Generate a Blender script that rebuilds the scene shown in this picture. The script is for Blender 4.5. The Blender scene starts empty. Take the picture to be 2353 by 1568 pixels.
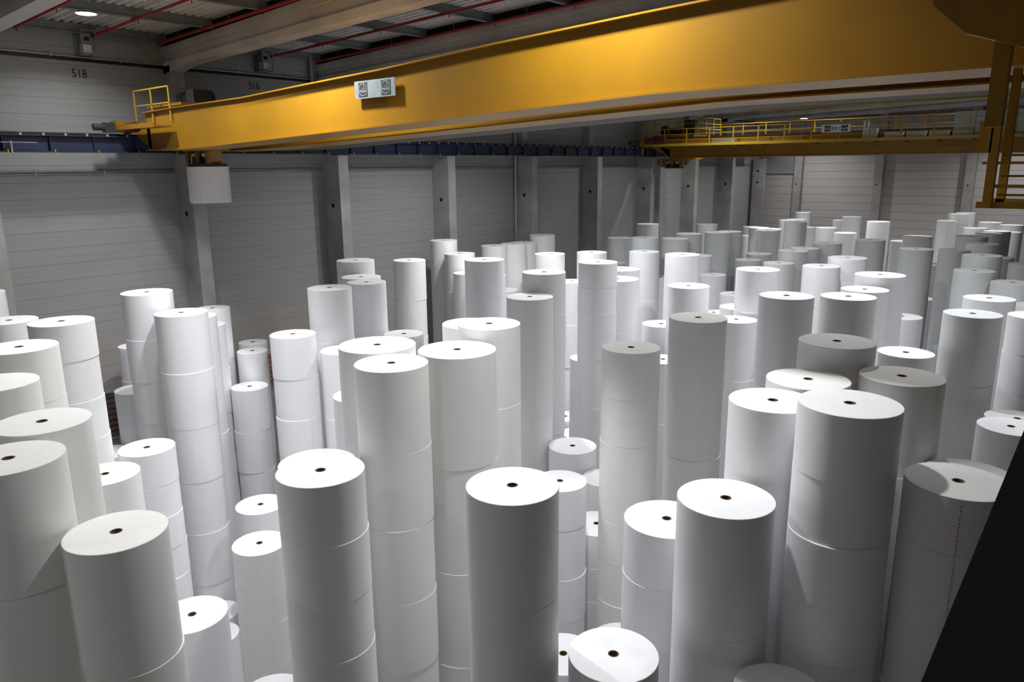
import bpy, bmesh, math, random
from mathutils import Vector, Matrix
C = bpy.context.scene.collection
rnd = random.Random(7)
PI = math.pi
ZC = 13.6                       # camera height above the hall floor

# ------------------------------------------------------------------ camera
cam_d = bpy.data.cameras.new('camera'); cam = bpy.data.objects.new('camera', cam_d); C.objects.link(cam)
cam_d.sensor_width = 36.0; cam_d.lens = 36.0 * 1714.0 / 2353.0
cam_d.clip_start = 0.05; cam_d.clip_end = 300
def cam_axes(pitch, roll, yaw):
    cp, sp = math.cos(pitch), math.sin(pitch)
    fwd = Vector((math.sin(yaw)*cp, math.cos(yaw)*cp, -sp))
    right = Vector((math.cos(yaw), -math.sin(yaw), 0)); up = right.cross(fwd)
    c, s = math.cos(roll), math.sin(roll)
    return c*right + s*up, -s*right + c*up, fwd
r_, u_, f_ = cam_axes(0.2300, -0.00995, math.radians(-40.3235))
mw = Matrix((r_, u_, -f_)).transposed().to_4x4(); mw.translation = Vector((0, 0, ZC))
cam.matrix_world = mw
bpy.context.scene.camera = cam

# ------------------------------------------------------------------ world, exposure
w = bpy.data.worlds.new('world'); bpy.context.scene.world = w; w.use_nodes = True
w.node_tree.nodes['Background'].inputs[0].default_value = (0.5, 0.55, 0.6, 1)
w.node_tree.nodes['Background'].inputs[1].default_value = 0.0
vs = bpy.context.scene.view_settings
vs.view_transform = 'Standard'; vs.look = 'None'; vs.gamma = 1.0; vs.use_curve_mapping = False
vs.exposure = 0.0

# ------------------------------------------------------------------ lamp positions (x, y, z relative to the camera, watts)
LAMPS = [
    (-22.4, 9.0, 4.05, 150, 'glaring high bay lamp near the left wall, at the top left of the view'),
    (-14.6, 9.5, 4.23, 620, 'high bay lamp in the nearest row, one bay out from the left wall'),
    (-7.0, 9.5, 4.5, 520, 'high bay lamp in the nearest row, two bays out from the left wall'),
    (-18.2, 21.5, 3.96, 520, 'high bay lamp in the second row, nearest the left wall'),
    (-14.6, 21.5, 4.23, 520, 'high bay lamp in the second row, one bay out from the left wall'),
    (-7.0, 21.5, 4.5, 520, 'high bay lamp in the second row, two bays out from the left wall'),
    (-19.0, 45.5, 3.96, 420, 'high bay lamp above the far crane, nearest the left wall'),
    (-14.6, 45.5, 4.23, 420, 'high bay lamp above the far crane, one bay out from the left wall'),
    (-7.0, 45.5, 4.5, 420, 'high bay lamp above the far crane, two bays out from the left wall'),
    (-20.45, 57.5, 3.2, 250, 'small bright lamp above the far crane walkway, left of its load sign'),
    (-6.9, 57.5, 2.9, 250, 'tiny bright lamp seen past the control cabinets on the far crane'),
    (-18.3, 8.6, 4.0, 240, 'added fill lamp over the left stacks, just above the top edge of the view'),  # unseen lamp added to keep the left roll tops bright
    (-18.5, 38.5, 3.95, 260, 'high bay lamp under the roof just before the far crane, by the left wall'),
    (1.0, 21.5, 4.6, 330, 'high bay lamp in the second row, beyond the right edge of the view'),
    (-16.0, -3.5, 4.1, 150, 'added unseen fill lamp under the roof behind the viewer, towards the left wall'),  # unseen fill, added to lift the camera side of the near stacks
    (-6.0, -3.5, 4.4, 150, 'added unseen fill lamp under the roof just behind the viewer'),  # second added fill from behind the camera
    (-9.0, 33.5, 4.4, 120, 'added fill lamp under the roof above the middle stacks'),  # weak fill added to lighten the face of the far crane
]

bpy.context.scene.cycles.diffuse_bounces = 8
bpy.context.scene.cycles.max_bounces = 12
# ------------------------------------------------------------------ helpers
def mk(name, bm, mat, parent=None, smooth=False):
    me = bpy.data.meshes.new(name)
    bmesh.ops.recalc_face_normals(bm, faces=bm.faces[:])
    bm.to_mesh(me); bm.free()
    for m in (mat if isinstance(mat, (list, tuple)) else [mat]): me.materials.append(m)
    if smooth:
        for p in me.polygons: p.use_smooth = True
    o = bpy.data.objects.new(name, me); C.objects.link(o)
    if parent is not None:
        o.parent = parent
        o.matrix_parent_inverse = Matrix.Translation(-parent.location) if parent.parent is None else Matrix.Identity(4)
    return o
def tag(o, label, cat=None, group=None, kind=None):
    if label: o['label'] = label
    if cat: o['category'] = cat
    if group: o['group'] = group
    if kind: o['kind'] = kind
    return o
def struct(name, bm, mat, parent=None):
    o = mk(name, bm, mat, parent)
    if parent is None: o['kind'] = 'structure'
    return o
def root(name, loc, label, cat, group=None):
    o = bpy.data.objects.new(name, None); C.objects.link(o); o.location = loc
    o.empty_display_size = 0.2
    return tag(o, label, cat, group)
def B(): return bmesh.new()
def box(bm, x0, x1, y0, y1, z0, z1, mi=0):
    v = [bm.verts.new((x, y, z)) for z in (z0, z1) for y in (y0, y1) for x in (x0, x1)]
    for f in ((0,1,3,2),(4,6,7,5),(0,4,5,1),(2,3,7,6),(0,2,6,4),(1,5,7,3)):
        fc = bm.faces.new([v[i] for i in f]); fc.material_index = mi
    return v
def tube(bm, a, b, r, n=12, r2=None, caps=True, mi=0, sm=True):
    a = Vector(a); b = Vector(b); d = (b-a).normalized()
    u = d.orthogonal().normalized(); v = d.cross(u); r2 = r if r2 is None else r2
    A = [bm.verts.new(a + r*(math.cos(2*PI*i/n)*u + math.sin(2*PI*i/n)*v)) for i in range(n)]
    Bv = [bm.verts.new(b + r2*(math.cos(2*PI*i/n)*u + math.sin(2*PI*i/n)*v)) for i in range(n)]
    for i in range(n):
        f = bm.faces.new((A[i], A[(i+1)%n], Bv[(i+1)%n], Bv[i])); f.smooth = sm; f.material_index = mi
    if caps:
        for L in (A[::-1], Bv):
            f = bm.faces.new(L); f.material_index = mi
            for e in f.edges: e.smooth = False
def lathe(bm, c, prof, n=64, mi=0, closed=False):
    """revolve (r, z, sharp) about the vertical through c"""
    rings = []
    for r, z, s in prof:
        rings.append([bm.verts.new((c[0]+r*math.cos(2*PI*i/n), c[1]+r*math.sin(2*PI*i/n), c[2]+z)) for i in range(n)] if r > 1e-6 else [bm.verts.new((c[0], c[1], c[2]+z))])
    m = len(prof); pairs = [(i, i+1) for i in range(m-1)] + ([(m-1, 0)] if closed else [])
    for i, j in pairs:
        P, Q = rings[i], rings[j]
        for k in range(n):
            a, b = P[k % len(P)], P[(k+1) % len(P)]; c2, d = Q[(k+1) % len(Q)], Q[k % len(Q)]
            vs_ = []
            for q in (a, b, c2, d):
                if q not in vs_: vs_.append(q)
            if len(vs_) >= 3:
                f = bm.faces.new(vs_); f.smooth = True; f.material_index = mi
    for i, (r, z, s) in enumerate(prof):
        if s and len(rings[i]) > 1:
            R_ = rings[i]
            for k in range(n):
                e = bm.edges.get((R_[k], R_[(k+1) % n]))
                if e: e.smooth = False
def extrude_y(bm, pts, y0, y1, mi=0):
    """polygon in the x-z plane extruded along y"""
    a = [bm.verts.new((x, y0, z)) for x, z in pts]; b = [bm.verts.new((x, y1, z)) for x, z in pts]; n = len(pts)
    bm.faces.new(a).material_index = mi; bm.faces.new(b[::-1]).material_index = mi
    for i in range(n): bm.faces.new((a[i], b[i], b[(i+1)%n], a[(i+1)%n])).material_index = mi
def extrude_x(bm, pts, x0, x1, mi=0):
    a = [bm.verts.new((x0, y, z)) for y, z in pts]; b = [bm.verts.new((x1, y, z)) for y, z in pts]; n = len(pts)
    bm.faces.new(a).material_index = mi; bm.faces.new(b[::-1]).material_index = mi
    for i in range(n): bm.faces.new((a[i], b[i], b[(i+1)%n], a[(i+1)%n])).material_index = mi

# ------------------------------------------------------------------ materials
def mat(name, col, rough=0.6, metal=0.0, noise=0.0, nscale=3.0, bump=0.0, bscale=30.0, spec=0.5, emit=None, estr=0.0, nstretch=(1, 1, 1)):
    m = bpy.data.materials.new(name); m.use_nodes = True; nt = m.node_tree; N = nt.nodes; L = nt.links
    b = N['Principled BSDF']; b.inputs['Roughness'].default_value = rough; b.inputs['Metallic'].default_value = metal
    b.inputs['Specular IOR Level'].default_value = spec
    b.inputs['Base Color'].default_value = (*col, 1)
    g = N.new('ShaderNodeNewGeometry')
    mp = N.new('ShaderNodeMapping'); mp.inputs['Scale'].default_value = nstretch; L.new(g.outputs['Position'], mp.inputs[0])
    if noise:
        n = N.new('ShaderNodeTexNoise'); n.inputs['Scale'].default_value = nscale; n.inputs['Detail'].default_value = 6
        L.new(mp.outputs[0], n.inputs['Vector'])
        cr = N.new('ShaderNodeValToRGB')
        cr.color_ramp.elements[0].position = 0.3; cr.color_ramp.elements[1].position = 0.7
        cr.color_ramp.elements[0].color = (*[c*(1-noise) for c in col], 1); cr.color_ramp.elements[1].color = (*[min(1, c*(1+noise*0.6)) for c in col], 1)
        L.new(n.outputs['Fac'], cr.inputs[0]); L.new(cr.outputs[0], b.inputs['Base Color'])
    if bump:
        n2 = N.new('ShaderNodeTexNoise'); n2.inputs['Scale'].default_value = bscale; n2.inputs['Detail'].default_value = 4
        L.new(mp.outputs[0], n2.inputs['Vector'])
        bp = N.new('ShaderNodeBump'); bp.inputs['Strength'].default_value = bump; bp.inputs['Distance'].default_value = 0.02
        L.new(n2.outputs['Fac'], bp.inputs['Height']); L.new(bp.outputs[0], b.inputs['Normal'])
    if emit:
        b.inputs['Emission Color'].default_value = (*emit, 1); b.inputs['Emission Strength'].default_value = estr
    return m

def panel_mat(name, col, pitch, phase, dark, line, minor, warm_below=None):
    """wall panels: horizontal joints every `pitch` metres with fine ribs between"""
    m = bpy.data.materials.new(name); m.use_nodes = True; nt = m.node_tree; N = nt.nodes; L = nt.links
    b = N['Principled BSDF']; b.inputs['Roughness'].default_value = 0.55; b.inputs['Specular IOR Level'].default_value = 0.3
    g = N.new('ShaderNodeNewGeometry'); s = N.new('ShaderNodeSeparateXYZ'); L.new(g.outputs['Position'], s.inputs[0])
    def M(op, a, c=None, d=None):
        n = N.new('ShaderNodeMath'); n.operation = op
        for i, v in enumerate((a, c, d)):
            if v is None: continue
            if isinstance(v, (int, float)): n.inputs[i].default_value = v
            else: L.new(v, n.inputs[i])
        return n.outputs[0]
    def lines(p, ph, wd, amp):
        t = M('FRACT', M('DIVIDE', M('ADD', s.outputs['Z'], ph), p))
        return M('MULTIPLY', M('LESS_THAN', t, wd/p), amp)
    tot = lines(pitch, phase, line, dark)
    for p, ph, wd, amp in minor: tot = M('ADD', tot, lines(p, ph, wd, amp))
    mp = N.new('ShaderNodeMapping'); mp.inputs['Scale'].default_value = (0.15, 0.15, 2.5); L.new(g.outputs['Position'], mp.inputs[0])
    n = N.new('ShaderNodeTexNoise'); n.inputs['Scale'].default_value = 1.6; n.inputs['Detail'].default_value = 5; L.new(mp.outputs[0], n.inputs['Vector'])
    shade = M('SUBTRACT', M('ADD', 0.93, M('MULTIPLY', n.outputs['Fac'], 0.14)), tot)
    mx = N.new('ShaderNodeMix'); mx.data_type = 'RGBA'; mx.blend_type = 'MULTIPLY'; mx.inputs['Factor'].default_value = 1
    mx.inputs['A'].default_value = (*col, 1); cmb = N.new('ShaderNodeCombineColor')
    for i in range(3): L.new(shade, cmb.inputs[i])
    L.new(cmb.outputs[0], mx.inputs['B']); out = mx.outputs['Result']
    if warm_below:
        zb, wc = warm_below
        m2 = N.new('ShaderNodeMix'); m2.data_type = 'RGBA'; m2.blend_type = 'MULTIPLY'; L.new(M('LESS_THAN', s.outputs['Z'], zb), m2.inputs['Factor'])
        L.new(out, m2.inputs['A']); m2.inputs['B'].default_value = (*wc, 1); out = m2.outputs['Result']
    L.new(out, b.inputs['Base Color'])
    bp = N.new('ShaderNodeBump'); bp.inputs['Strength'].default_value = 0.5; bp.inputs['Distance'].default_value = 0.02; bp.invert = True
    L.new(tot, bp.inputs['Height']); L.new(bp.outputs[0], b.inputs['Normal'])
    return m

def paper_mat(name, end):
    m = bpy.data.materials.new(name); m.use_nodes = True; nt = m.node_tree; N = nt.nodes; L = nt.links
    b = N['Principled BSDF']; b.inputs['Roughness'].default_value = 0.62 if not end else 0.8
    b.inputs['Specular IOR Level'].default_value = 0.35 if not end else 0.15
    oi = N.new('ShaderNodeObjectInfo'); tc = N.new('ShaderNodeTexCoord')
    def M(op, a, c=None):
        n = N.new('ShaderNodeMath'); n.operation = op
        for i, v in enumerate((a, c)):
            if v is None: continue
            if isinstance(v, (int, float)): n.inputs[i].default_value = v
            else: L.new(v, n.inputs[i])
        return n.outputs[0]
    s = N.new('ShaderNodeSeparateXYZ'); L.new(tc.outputs['Object'], s.inputs[0])
    off = M('MULTIPLY', oi.outputs['Random'], 50.0)
    if end:   # wound edge: faint concentric rings
        rr = M('SQRT', M('ADD', M('MULTIPLY', s.outputs['X'], s.outputs['X']), M('MULTIPLY', s.outputs['Y'], s.outputs['Y'])))
        cv = N.new('ShaderNodeCombineXYZ'); L.new(M('ADD', M('MULTIPLY', rr, 9.0), off), cv.inputs[0])
        n = N.new('ShaderNodeTexNoise'); n.inputs['Scale'].default_value = 2.2; n.inputs['Detail'].default_value = 6; n.inputs['Roughness'].default_value = 0.7
        L.new(cv.outputs[0], n.inputs['Vector'])
        shade = M('ADD', 0.93, M('MULTIPLY', n.outputs['Fac'], 0.12))
    else:     # wrap: vertical lay marks, faint bands, a few scuffs
        mp = N.new('ShaderNodeMapping'); mp.inputs['Scale'].default_value = (2.2, 2.2, 0.25); L.new(tc.outputs['Object'], mp.inputs[0])
        av = N.new('ShaderNodeVectorMath'); av.operation = 'ADD'; L.new(mp.outputs[0], av.inputs[0])
        cb = N.new('ShaderNodeCombineXYZ'); L.new(off, cb.inputs[0]); L.new(off, cb.inputs[1]); L.new(cb.outputs[0], av.inputs[1])
        n = N.new('ShaderNodeTexNoise'); n.inputs['Scale'].default_value = 2.0; n.inputs['Detail'].default_value = 5; L.new(av.outputs[0], n.inputs['Vector'])
        mp2 = N.new('ShaderNodeMapping'); mp2.inputs['Scale'].default_value = (0.4, 0.4, 14.0); L.new(av.outputs[0], mp2.inputs[0])
        n2 = N.new('ShaderNodeTexNoise'); n2.inputs['Scale'].default_value = 3.0; n2.inputs['Detail'].default_value = 3; L.new(mp2.outputs[0], n2.inputs['Vector'])
        n3 = N.new('ShaderNodeTexNoise'); n3.inputs['Scale'].default_value = 7.0; n3.inputs['Detail'].default_value = 2; L.new(av.outputs[0], n3.inputs['Vector'])
        sc = M('MULTIPLY', M('GREATER_THAN', n3.outputs['Fac'], 0.77), 0.05)
        shade = M('SUBTRACT', M('ADD', 0.93, M('ADD', M('MULTIPLY', n.outputs['Fac'], 0.09), M('MULTIPLY', n2.outputs['Fac'], 0.04))), sc)
        bp = N.new('ShaderNodeBump'); bp.inputs['Strength'].default_value = 0.12; bp.inputs['Distance'].default_value = 0.01
        L.new(n.outputs['Fac'], bp.inputs['Height']); L.new(bp.outputs[0], b.inputs['Normal'])
    cc = N.new('ShaderNodeCombineColor')
    for i in range(3): L.new(shade, cc.inputs[i])
    mx = N.new('ShaderNodeMix'); mx.data_type = 'RGBA'; mx.blend_type = 'MULTIPLY'; mx.inputs['Factor'].default_value = 1
    L.new(oi.outputs['Color'], mx.inputs['A']); L.new(cc.outputs[0], mx.inputs['B']); L.new(mx.outputs['Result'], b.inputs['Base Color'])
    return m

PAPER_SIDE = paper_mat('paper_wrap', False); PAPER_END = paper_mat('paper_end', True)
M_ = dict(
    conc=mat('concrete', (.36, .35, .335), .85, noise=.22, nscale=.9, bump=.25, bscale=9, spec=.2),
    beam=mat('beam_concrete', (.53, .515, .49), .85, noise=.2, nscale=.7, bump=.2, bscale=7, spec=.2),
    floor=mat('floor_concrete', (.34, .33, .32), .55, noise=.15, nscale=.5, bump=.05),
    deck=mat('deck_sheet', (.70, .69, .68), .45, noise=.1, nscale=2, spec=.4),
    steel=mat('purlin_steel', (.20, .23, .24), .55, noise=.15, nscale=3),
    galv=mat('galvanised', (.42, .43, .43), .4, .5, noise=.12, nscale=6),
    blue=mat('runway_blue', (.022, .03, .062), .45, noise=.25, nscale=1.2, spec=.4),
    yellow=mat('crane_yellow', (.29, .142, .007), .38, noise=.1, nscale=.8, spec=.45),
    yellow_rail=mat('rail_yellow', (.42, .27, .02), .45, noise=.1, nscale=2),
    red=mat('sprinkler_red', (.33, .012, .02), .4, noise=.15, nscale=5),
    dred=mat('motor_red', (.10, .012, .012), .5, noise=.2, nscale=8),
    black=mat('black_steel', (.006, .006, .007), .5, noise=.3, nscale=6),
    dark=mat('dark_machine', (.03, .03, .032), .5, noise=.3, nscale=8),
    grey=mat('cabinet_grey', (.52, .55, .53), .5, noise=.08, nscale=2),
    white=mat('white_sheet', (.72, .73, .72), .5, noise=.05, nscale=4),
    core=mat('core_board', (.16, .105, .06), .8, noise=.2, nscale=20),
    numeral=mat('numeral_black', (.015, .015, .015), .7),
    inkblue=mat('ink_blue', (.03, .07, .25), .6),
    louvre=mat('louvre_brown', (.10, .07, .06), .6, noise=.15, nscale=2),
    grating=mat('walkway_grating', (.075, .068, .058), .7, noise=.2, nscale=4),
    brick=mat('louvre_red', (.22, .10, .08), .7, noise=.2, nscale=3),
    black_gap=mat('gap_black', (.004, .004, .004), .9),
    lens=mat('lamp_lens', (.9, .9, .9), .3, emit=(1, .98, .95), estr=30.0),
)
M_['panel'] = panel_mat('wall_panel', (.31,.317,.31), .492, .03, .36, .016,
    [(.492, .30, .012, .17), (.246, .11, .010, .07), (.984, .21, .05, .05)], (ZC-5.2, (1.12, 1.02, .98)))
M_['panel_far'] = panel_mat('end_wall_panel', (.50,.465,.45), .60, .22, .48, .03, [(1.2, .3, .02, .03)])

# ------------------------------------------------------------------ hall shell
XW, YF = -25.4, 61.8        # long wall, end wall
XR, YB = 14.0, -10.0        # right wall and the wall behind the camera
def roof_z(x): return ZC + 4.27 + 0.035*(min(x, 0)+25)
b = B(); box(b, XW-.3, XR+.3, YB-.3, YF+.3, -.3, 0); struct('floor', b, M_['floor'])
b = B(); box(b, XW-.3, XW, YB-.3, YF+.3, 0, ZC+5.2); wl = struct('wall_left', b, M_['panel'])
b = B(); box(b, XW, XR, YF, YF+.3, 0, ZC+5.6); wf = struct('wall_far', b, M_['panel_far'])
b = B(); box(b, XR, XR+.3, YB-.3, YF+.3, 0, ZC+5.8); struct('wall_right', b, M_['panel'])
b = B(); box(b, XW, XR, YB-.3, YB, 0, ZC+5.8); struct('wall_back', b, M_['panel_far'])
# trapezoidal roof deck, ribs run across the hall
b = B(); pts = []; y = YB-.3; p = .25
while y < YF+.3:
    pts += [(y, 0), (y+.09, 0), (y+.125, .11), (y+.215, .11)]; y += p
top = [(q[0], q[1]) for q in pts]
rows = []
for x in (XW-.3, -12.0, 0.0, XR+.3):
    rows.append([b.verts.new((x, q[0], roof_z(x)+q[1])) for q in top])
for i in range(3):
    for k in range(len(top)-1):
        b.faces.new((rows[i][k], rows[i][k+1], rows[i+1][k+1], rows[i+1][k]))
ce = struct('ceiling', b, M_['deck'])
sm = ce.modifiers.new('thick', 'SOLIDIFY'); sm.thickness = .02; sm.offset = 1

# pillars of the long wall, every six metres
pil_y = [.38+6*k for k in range(-1, 11)]
n = 1
for py in pil_y:
    b = B(); box(b, XW, XW+1.05, py, py+.46, 0, ZC+.5); box(b, XW, XW+.45, py, py+.46, ZC+.5, ZC+3.3)
    if py < 60:
        for zz in (-.55,):
            tube(b, (XW+.55, py-.012, ZC-1.45), (XW+.55, py+.01, ZC-1.45), .085, 20, mi=1)
    else:
        for zz in (-.55, -1.45): tube(b, (XW+.55, py-.012, ZC+zz), (XW+.55, py+.01, ZC+zz), .085, 20, mi=1)
    o = mk('trim_%d' % n, b, [M_['conc'], M_['black_gap']]); o['kind'] = 'structure'; n += 1
for px in [-21.95, -15.95, -10.0, -4.0, 2.0, 8.0]:
    b = B(); box(b, px-.3, px+.3, YF-.55, YF, 0, ZC+4.0); tube(b, (px-.05, YF-.56, ZC-1.6), (px-.05, YF-.54, ZC-1.6), .06, 12, mi=1)
    o = mk('trim_%d' % n, b, [M_['conc'], M_['black_gap']]); o['kind'] = 'structure'; n += 1
# smooth concrete field and ledge high in the corner of the end wall
b = B(); box(b, XW+.6, -22.25, YF-.10, YF, ZC-.62, ZC+4.2); box(b, XW+.2, -22.25, YF-.16, YF, ZC-.76, ZC-.62); struct('trim_%d' % n, b, M_['conc']); n += 1
b = B(); box(b, XW, XR, YF-.25, YF, ZC+2.55, ZC+3.4); struct('trim_%d' % n, b, M_['conc']); n += 1

# precast roof beams across the hall: flanged section, rising gently from the long wall
def beam(y0, wd=.46):
    global n
    b = B()
    for (ya, yb, f0, f1) in ((y0, y0+wd, 'b', 'f'), (y0+.09, y0+wd-.09, 'f', 'u'), (y0, y0+wd, 'u', 't')):
        secs = []
        for x in (XW, XW+1.5, -12.0, 0.0, XR):
            q = min(x, 0)+25
            lv = dict(b=3.24+.031*q, f=3.42+.036*q, u=3.70+.045*q-.02, t=3.90+.045*q)
            if x < XW+1: lv['b'] = 3.05
            za, zb = ZC+lv[f0], ZC+lv[f1]
            if x < XW+1 and f0 == 'f': pass
            secs.append([b.verts.new(v) for v in ((x, ya, za), (x, yb, za), (x, yb, zb), (x, ya, zb))])
        for a, c in zip(secs, secs[1:]):
            for k in range(4): b.faces.new((a[k], a[(k+1) % 4], c[(k+1) % 4], c[k]))
        b.faces.new(secs[0][::-1]); b.faces.new(secs[-1])
    o = struct('trim_%d' % n, b, M_['beam']); n += 1
for k in range(-2, 11): beam(.38+6*k)
for k in range(-2, 11):      # black boards standing in for the shaded gap between beam tops and deck
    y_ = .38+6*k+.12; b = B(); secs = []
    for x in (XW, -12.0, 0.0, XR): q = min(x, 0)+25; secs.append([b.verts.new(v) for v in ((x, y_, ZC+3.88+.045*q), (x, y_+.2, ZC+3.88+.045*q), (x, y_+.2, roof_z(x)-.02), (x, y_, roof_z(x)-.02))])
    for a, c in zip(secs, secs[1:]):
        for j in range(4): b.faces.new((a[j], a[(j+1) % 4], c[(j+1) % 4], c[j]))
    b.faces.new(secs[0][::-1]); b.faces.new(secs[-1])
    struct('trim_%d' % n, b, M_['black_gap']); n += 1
# steel purlins along the hall
for px in [-25.2+2.95*i for i in range(14)]:
    if px > XR-.2: break
    z = roof_z(px)
    b = B(); box(b, px-.01, px+.01, YB, YF, z-.24, z); box(b, px-.07, px+.07, YB, YF, z-.26, z-.24); box(b, px-.07, px+.07, YB, YF, z-.02, z)
    struct('trim_%d' % n, b, M_['steel']); n += 1

# louvred vents low in the long wall
def vent(y0, y1, z0, z1, m, lab):
    t = root('louvred_vent', (XW, (y0+y1)/2, ZC+z0), lab, 'vent')
    b = B(); box(b, XW, XW+.05, y0, y1, ZC+z0-.06, ZC+z0); box(b, XW, XW+.05, y0, y1, ZC+z1, ZC+z1+.06)
    ym = (y0+y1)/2; box(b, XW, XW+.05, ym-.03, ym+.03, ZC+z0, ZC+z1)
    mk('frame', b, M_['galv'], t)
    b = B(); z = z0; h = .19
    while z < z1-.05:
        a = [b.verts.new(v) for v in ((XW+.01, y0, ZC+z), (XW+.01, y1, ZC+z), (XW+.05, y1, ZC+z+.03), (XW+.05, y0, ZC+z+.03))]
        c = [b.verts.new(v) for v in ((XW+.02, y0, ZC+z+h), (XW+.02, y1, ZC+z+h))]
        b.faces.new(a); b.faces.new((a[3], a[2], c[1], c[0])); z += h
    mk('louvre', b, m, t)
vent(8.0, 11.6, -8.65, -7.15, M_['louvre'], 'dark brown louvred vent low in the left wall behind the left stacks')
vent(14.2, 17.6, -8.3, -7.0, M_['brick'], 'reddish louvred vent low in the left wall, seen through the gap beside the white stacks')

# painted bay numerals on the long wall
def text(name, s, size, loc, rot, m, parent=None, ext=.004):
    cu = bpy.data.curves.new(name, 'FONT'); cu.body = s; cu.size = size; cu.extrude = ext; cu.align_x = 'CENTER'; cu.align_y = 'CENTER'
    o = bpy.data.objects.new(name, cu); C.objects.link(o)
    dg = bpy.context.evaluated_depsgraph_get(); me = bpy.data.meshes.new_from_object(o.evaluated_get(dg)); bpy.data.objects.remove(o)
    me.materials.clear(); me.materials.append(m)
    me.transform(Matrix.Translation(loc) @ rot.to_4x4())
    o = bpy.data.objects.new(name, me); C.objects.link(o)
    if parent is not None:
        o.parent = parent
        o.matrix_parent_inverse = Matrix.Translation(-parent.location)
    return o
RX = Matrix(((0, 0, 1), (1, 0, 0), (0, 1, 0)))      # text facing +x
RXs = RX @ Matrix.Diagonal((.82, 1, 1))
t = text('bay_numeral', '518', .36, Vector((XW+.006, 9.78, ZC+2.86)), RXs, M_['numeral']); tag(t, 'black painted number 518 on the left wall panels, above the blue runway', 'numeral')
t = text('bay_numeral', '516', .36, Vector((XW+.006, 15.66, ZC+2.92)), RXs, M_['numeral']); tag(t, 'black painted number 516 on the left wall, just above the yellow crane girder', 'numeral')

# conduit line under the roof on the long wall
b = B(); tube(b, (XW+.06, YB+.1, ZC+3.36), (XW+.06, 55.0, ZC+3.30), .022, 8)
for i in range(32): box(b, XW+.01, XW+.09, -9+2*i, -8.95+2*i, ZC+3.29, ZC+3.40)
t = mk('conduit', b, M_['galv']); tag(t, 'long thin grey conduit running high along the left wall above the painted numbers', 'conduit')
b = B(); box(b, XW+.01, XW+.05, YB+.1, 60.3, ZC+3.22, ZC+3.30); t = mk('cable_tray', b, M_['black']); tag(t, 'thin black cable tray clipped just below the high conduit on the left wall', 'cable tray')
# light trunking below the runway (two thin bars standing off the wall)
b = B()
for zz in (-.02, -.10): box(b, XW+.02, XW+.06, YB, 60.0, ZC+zz-.012, ZC+zz+.012)
for i in range(36): box(b, XW, XW+.03, -9.4+1.95*i, -9.34+1.95*i, ZC-.14, ZC+.05)
t = mk('power_rail', b, M_['galv']); tag(t, 'thin double power rail along the left wall just below the blue runway beam', 'rail')
# drain pipes
for (py, z0, z1, rr, m, lab) in ((18.05, 3.0, 4.2, .07, 'galv', 'short grey vertical drain pipe under the roof, by the beam right of number 516'),
                                 (30.15, -13.6, 3.2, .075, 'galv', 'tall grey drain pipe running down beside the fifth wall pillar'),
                                 (60.1, -13.6, .3, .07, 'dark', 'dark drain pipe in the far left corner beside the last wall pillar')):
    b = B(); tube(b, (XW+.16, py, ZC+z0), (XW+.16, py, ZC+z1), rr, 16)
    if z1 > 4: tube(b, (XW+.16, py, ZC+z1-.12), (XW+.16, py, ZC+z1-.02), rr*1.3, 16)
    for zz in (z1-.5, (z0+z1)/2, z0+.4): box(b, XW, XW+.12, py-.03, py+.03, ZC+zz, ZC+zz+.04)
    t = mk('drain_pipe', b, M_[m]); tag(t, lab, 'pipe')

# ------------------------------------------------------------------ runway beam (blue) with its rail
t = root('crane_runway', (XW+1.0, 0, ZC+.5), 'dark blue steel runway beam along the left wall carrying both yellow cranes', 'crane runway')
b = B(); x0 = -24.62; x1 = -24.36
y0, y1 = YB+.1, 58.6
box(b, x0, x1, y0, y1, ZC+.52, ZC+.56); box(b, x0, x1, y0, y1, ZC+.98, ZC+1.02); box(b, -24.50, -24.47, y0, y1, ZC+.56, ZC+.98)
y = -9.5
while y < y1:
    box(b, -24.47, x1+.005, y-.008, y+.008, ZC+.56, ZC+.98); y += 1.19
mk('runway_girder', b, M_['blue'], t)
b = B(); box(b, -24.53, -24.46, y0, y1, ZC+1.02, ZC+1.08); mk('rail', b, M_['black'], t)
b = B(); y = -9.2
while y < y1:
    box(b, -24.40, -24.34, y-.03, y+.03, ZC+.99, ZC+1.06); y += .58
o = mk('rail_clips', b, M_['galv'], t); o['kind'] = 'stuff'
b = B(); y = -9.4
while y < y1:
    box(b, -24.355, -24.34, y-.015, y+.015, ZC+.50, ZC+.60); box(b, -24.36, -24.32, y-.01, y+.06, ZC+.455, ZC+.485); y += 1.19
o = mk('cable_hooks', b, M_['yellow_rail'], t); o['kind'] = 'stuff'
for py in pil_y:      # bearing plates on the pillar heads
    b = B(); box(b, -24.75, -24.3, py-.1, py+.56, ZC+.50, ZC+.52); mk('bearing_plate', b, M_['black'], t)
b = B(); box(b, -24.34, -24.31, 5.4, 8.0, ZC+.78, ZC+.80); tube(b, (-24.33, 7.35, ZC+.66), (-24.33, 7.35, ZC+.83), .03, 8); box(b, -24.36, -24.31, 7.33, 7.37, ZC+.5, ZC+.66)
mk('cable_arm', b, M_['galv'], t)

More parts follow.
